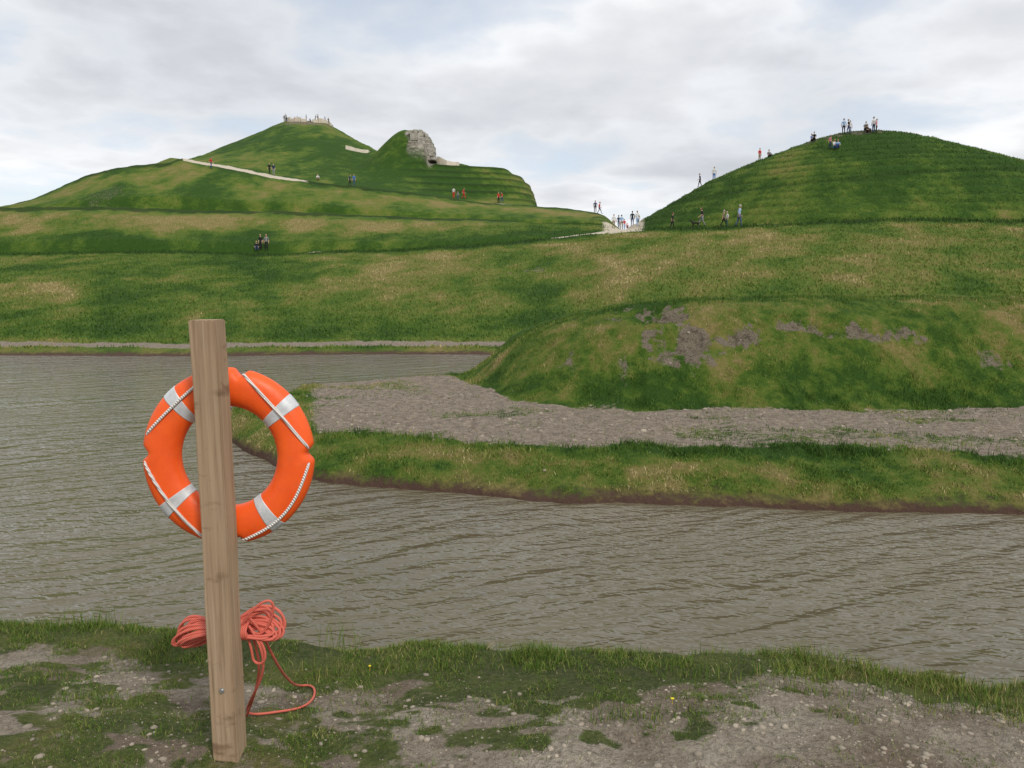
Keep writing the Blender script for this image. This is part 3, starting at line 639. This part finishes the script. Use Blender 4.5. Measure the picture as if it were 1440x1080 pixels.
def dog(px,py):
    x,Yy=findY(px,py)
    S={'b':(0,.28,.42,.075,.085),'m':(0,0,.42,.08,.09),'c':(0,-.24,.43,.095,.11),'n':(0,-.38,.54,.06,.06),'h':(0,-.48,.61,.065,.06),'z':(0,-.62,.58,.03,.03),'t1':(0,.42,.46,.02,.02),'t2':(0,.58,.56,.012,.012)}
    E=[('m','b'),('m','c'),('c','n'),('n','h'),('h','z'),('b','t1'),('t1','t2')]
    for n,sd in(('l',-1),('r',1)):
        S.update({'s'+n:(sd*.07,-.24,.34,.045,.05),'e'+n:(sd*.07,-.22,.2,.028,.03),'w'+n:(sd*.07,-.25,.05,.02,.02),'f'+n:(sd*.07,-.29,.02,.022,.015),
         'H'+n:(sd*.07,.27,.34,.05,.07),'k'+n:(sd*.08,.22,.24,.035,.04),'o'+n:(sd*.08,.36,.16,.02,.022),'a'+n:(sd*.08,.33,.04,.02,.02),'p'+n:(sd*.08,.28,.02,.022,.015)})
        E+=[('c','s'+n),('s'+n,'e'+n),('e'+n,'w'+n),('w'+n,'f'+n),('b','H'+n),('H'+n,'k'+n),('k'+n,'o'+n),('o'+n,'a'+n),('a'+n,'p'+n)]
        S['E'+n]=(sd*.05,-.46,.68,.015,.02);E.append(('h','E'+n))
    nm=list(S);me=D.meshes.new('dog');me.from_pydata([S[n][:3] for n in nm],[(nm.index(a),nm.index(b_)) for a,b_ in E],[])
    me.materials.append(cmat((.02,.018,.015)))
    o=D.objects.new('dog',me);C.collection.objects.link(o);o.modifiers.new('s','SKIN').use_smooth_shade=True;o.modifiers.new('u','SUBSURF').levels=2
    if not me.skin_vertices:
        C.view_layer.objects.active=o;bpy.ops.mesh.customdata_skin_add()
    for i,n in enumerate(nm): me.skin_vertices[0].data[i].radius=S[n][3:];me.skin_vertices[0].data[i].use_root=(n=='m')
    o.location=(x,Yy,hz(x,Yy)-.01);o.rotation_euler=(0,0,math.radians(-80))
dog(978,320)
# ---- summit stone seats, rock face, pale stones
mcs=simple('cream_sandstone',(.56,.50,.40),.9,.15,1.5,.4)
bm=bmesh.new()
def block(bm,c,s,rot=0,jit=.05):
    M=Matrix.Translation(c)@Matrix.Rotation(rot,4,'Z')@Matrix.Diagonal((*s,1))
    r=bmesh.ops.create_cube(bm,size=1,matrix=M)
    for v in r['verts']: v.co+=Vector([random.uniform(-jit,jit) for _ in range(3)])*min(s)
for i in range(12):
    a=math.radians(200+i*14);xx=xs+5.4*math.cos(a);yy=ys+4+4.6*math.sin(a)
    if i in(6,): continue
    block(bm,(xx,yy,hz(xx,yy)+.25),(1.25,.5,.7+.55*(i in(1,2,4,8))),a+math.pi/2)
addchild('stone_seating_wall',bm,mcs,None,False)
mrk,k_,b=newmat('rock_face_stone');tc=N(k_,'ShaderNodeTexCoord').outputs['Object']
nn=noise(k_,tc,1.3,7,.7)
L(k_,ramp(k_,nn,[(.33,(.15,.135,.11)),(.5,(.33,.305,.255)),(.68,(.48,.455,.40))]),b.inputs['Base Color']);b.inputs['Roughness'].default_value=.95
bp=N(k_,'ShaderNodeBump');bp.inputs['Distance'].default_value=.2;L(k_,nn,bp.inputs['Height']);L(k_,bp.outputs[0],b.inputs['Normal'])
bm=bmesh.new()
zb_=float(zat(224,146));random.seed(9)
lft=[-.4,-.2,.1,.5,.9,1.1,1.0,.7];rgt=[5.7,5.7,5.5,5.3,5.0,4.7,4.2,3.4]
for lay in range(8):
    zc=zb_+.1+lay*.69
    xx=X0+lft[lay];xe=X0+rgt[lay]
    while xx<xe-.3:
        ww=min(random.uniform(.7,1.5),xe-xx)
        block(bm,(xx+ww/2,146.6+.22*lay+random.uniform(-.2,.2)+.06*(xx-X0-2.5)**2,zc),(ww*.98,3.2,.68),random.uniform(-.08,.08),.09);xx+=ww
bmesh.ops.bevel(bm,geom=list(bm.edges),offset=.07,segments=1,affect='EDGES')
addchild('rock_outcrop',bm,mrk,None,False)
def slab(name,pts,th):
    bm=bmesh.new();n=len(pts);top=[];bot=[]
    for (px,py,Yc) in pts:
        p0=W(px,py,Yc)
        for dy,l in((0,top),(2.2,bot)): l.append((p0.x,p0.y+dy,hz(p0.x,p0.y+dy)))
    rows=[]
    for i,(a,b_) in enumerate(zip(top,bot)):
        zt=max(a[2],b_[2])+th*(.35+.65*math.sin(math.pi*(i+.5)/n))
        rows.append([bm.verts.new((a[0],a[1],a[2]-.2)),bm.verts.new((a[0],a[1]+.2,zt)),bm.verts.new((b_[0],b_[1],zt)),bm.verts.new((b_[0],b_[1],b_[2]-.2))])
    for i in range(n-1):
        for j in range(4): bm.faces.new((rows[i][j],rows[i+1][j],rows[i+1][(j+1)%4],rows[i][(j+1)%4]))
    bm.faces.new(rows[0]);bm.faces.new(rows[-1][::-1]);bmesh.ops.recalc_face_normals(bm,faces=bm.faces)
    addchild(name,bm,mcs,None,False)
slab('stone_kerb',[(614,222,147),(618,222,146.5),(623,222,146),(628,223,145.5),(636,225,146),(645,228,147)],.6)
slab('stone_kerb',[(486,216,160),(493,215,160),(500,216,160),(508,217,160),(518,219,160)],.08)
# ---- world
wd=D.worlds.new('World');C.scene.world=wd;wd.use_nodes=True;n=wd.node_tree;bg=n.nodes['Background']
SE,SR=math.radians(48),math.radians(150)
sky=N(n,'ShaderNodeTexSky');sky.sky_type='NISHITA';sky.sun_disc=False;sky.sun_elevation=SE;sky.sun_rotation=SR
g=N(n,'ShaderNodeTexCoord').outputs['Generated']
s=N(n,'ShaderNodeSeparateXYZ');L(n,g,s.inputs[0])
den=math_(n,'ADD',math_(n,'MAXIMUM',s.outputs[2],0),.20)
cb=N(n,'ShaderNodeCombineXYZ');L(n,math_(n,'DIVIDE',s.outputs[0],den),cb.inputs[0]);L(n,math_(n,'DIVIDE',s.outputs[1],den),cb.inputs[1])
mo1=N(n,'ShaderNodeMapping');mo1.inputs['Location'].default_value=(1.7,.4,0);L(n,cb.outputs[0],mo1.inputs[0])
c1=noise(n,mo1.outputs[0],1.7,8,.52,.1)
mo2=N(n,'ShaderNodeMapping');mo2.inputs['Location'].default_value=(3.3,7.1,1);L(n,cb.outputs[0],mo2.inputs[0])
c2=noise(n,mo2.outputs[0],.9,5,.5,.2)
cover=ramp(n,c1,[(.33,(.42,.42,.42)),(.47,(1,1,1))])
ccol=ramp(n,c2,[(.34,(6.8,7.1,7.5)),(.48,(7.9,8.1,8.4)),(.62,(9.3,9.4,9.5))])
shade=ramp(n,c1,[(.40,(1.0,1.02,1.05)),(.49,(1.10,1.10,1.10)),(.58,(.95,.95,.96)),(.70,(.84,.85,.87))])
ml=N(n,'ShaderNodeMix');ml.data_type='RGBA';ml.blend_type='MULTIPLY';ml.inputs[0].default_value=1;L(n,ccol,ml.inputs[6]);L(n,shade,ml.inputs[7])
skyb=N(n,'ShaderNodeMix');skyb.data_type='RGBA';skyb.blend_type='ADD';skyb.inputs[0].default_value=1;L(n,sky.outputs[0],skyb.inputs[6]);skyb.inputs[7].default_value=(2.8,2.9,3.0,1)
L(n,mixc(n,cover,skyb.outputs[2],ml.outputs[2]),bg.inputs[0]);bg.inputs[1].default_value=.1
sun=D.lights.new('sun','SUN');sun.energy=2.2;sun.angle=math.radians(8);sun.color=(1,.95,.87)
so=D.objects.new('sun',sun);C.collection.objects.link(so)
dirv=Vector((math.sin(SR)*math.cos(SE),math.cos(SR)*math.cos(SE),math.sin(SE)))
so.rotation_euler=dirv.to_track_quat('Z','Y').to_euler()
# ---- camera
cam=D.cameras.new('camera');cam.sensor_width=36;cam.lens=28;cam.clip_end=9000
co=D.objects.new('camera',cam);co.location=(0,0,H);co.rotation_euler=(math.radians(83),0,0);C.collection.objects.link(co);C.scene.camera=co
sc=C.scene;sc.view_settings.view_transform='Standard';sc.view_settings.look='None';sc.view_settings.exposure=0
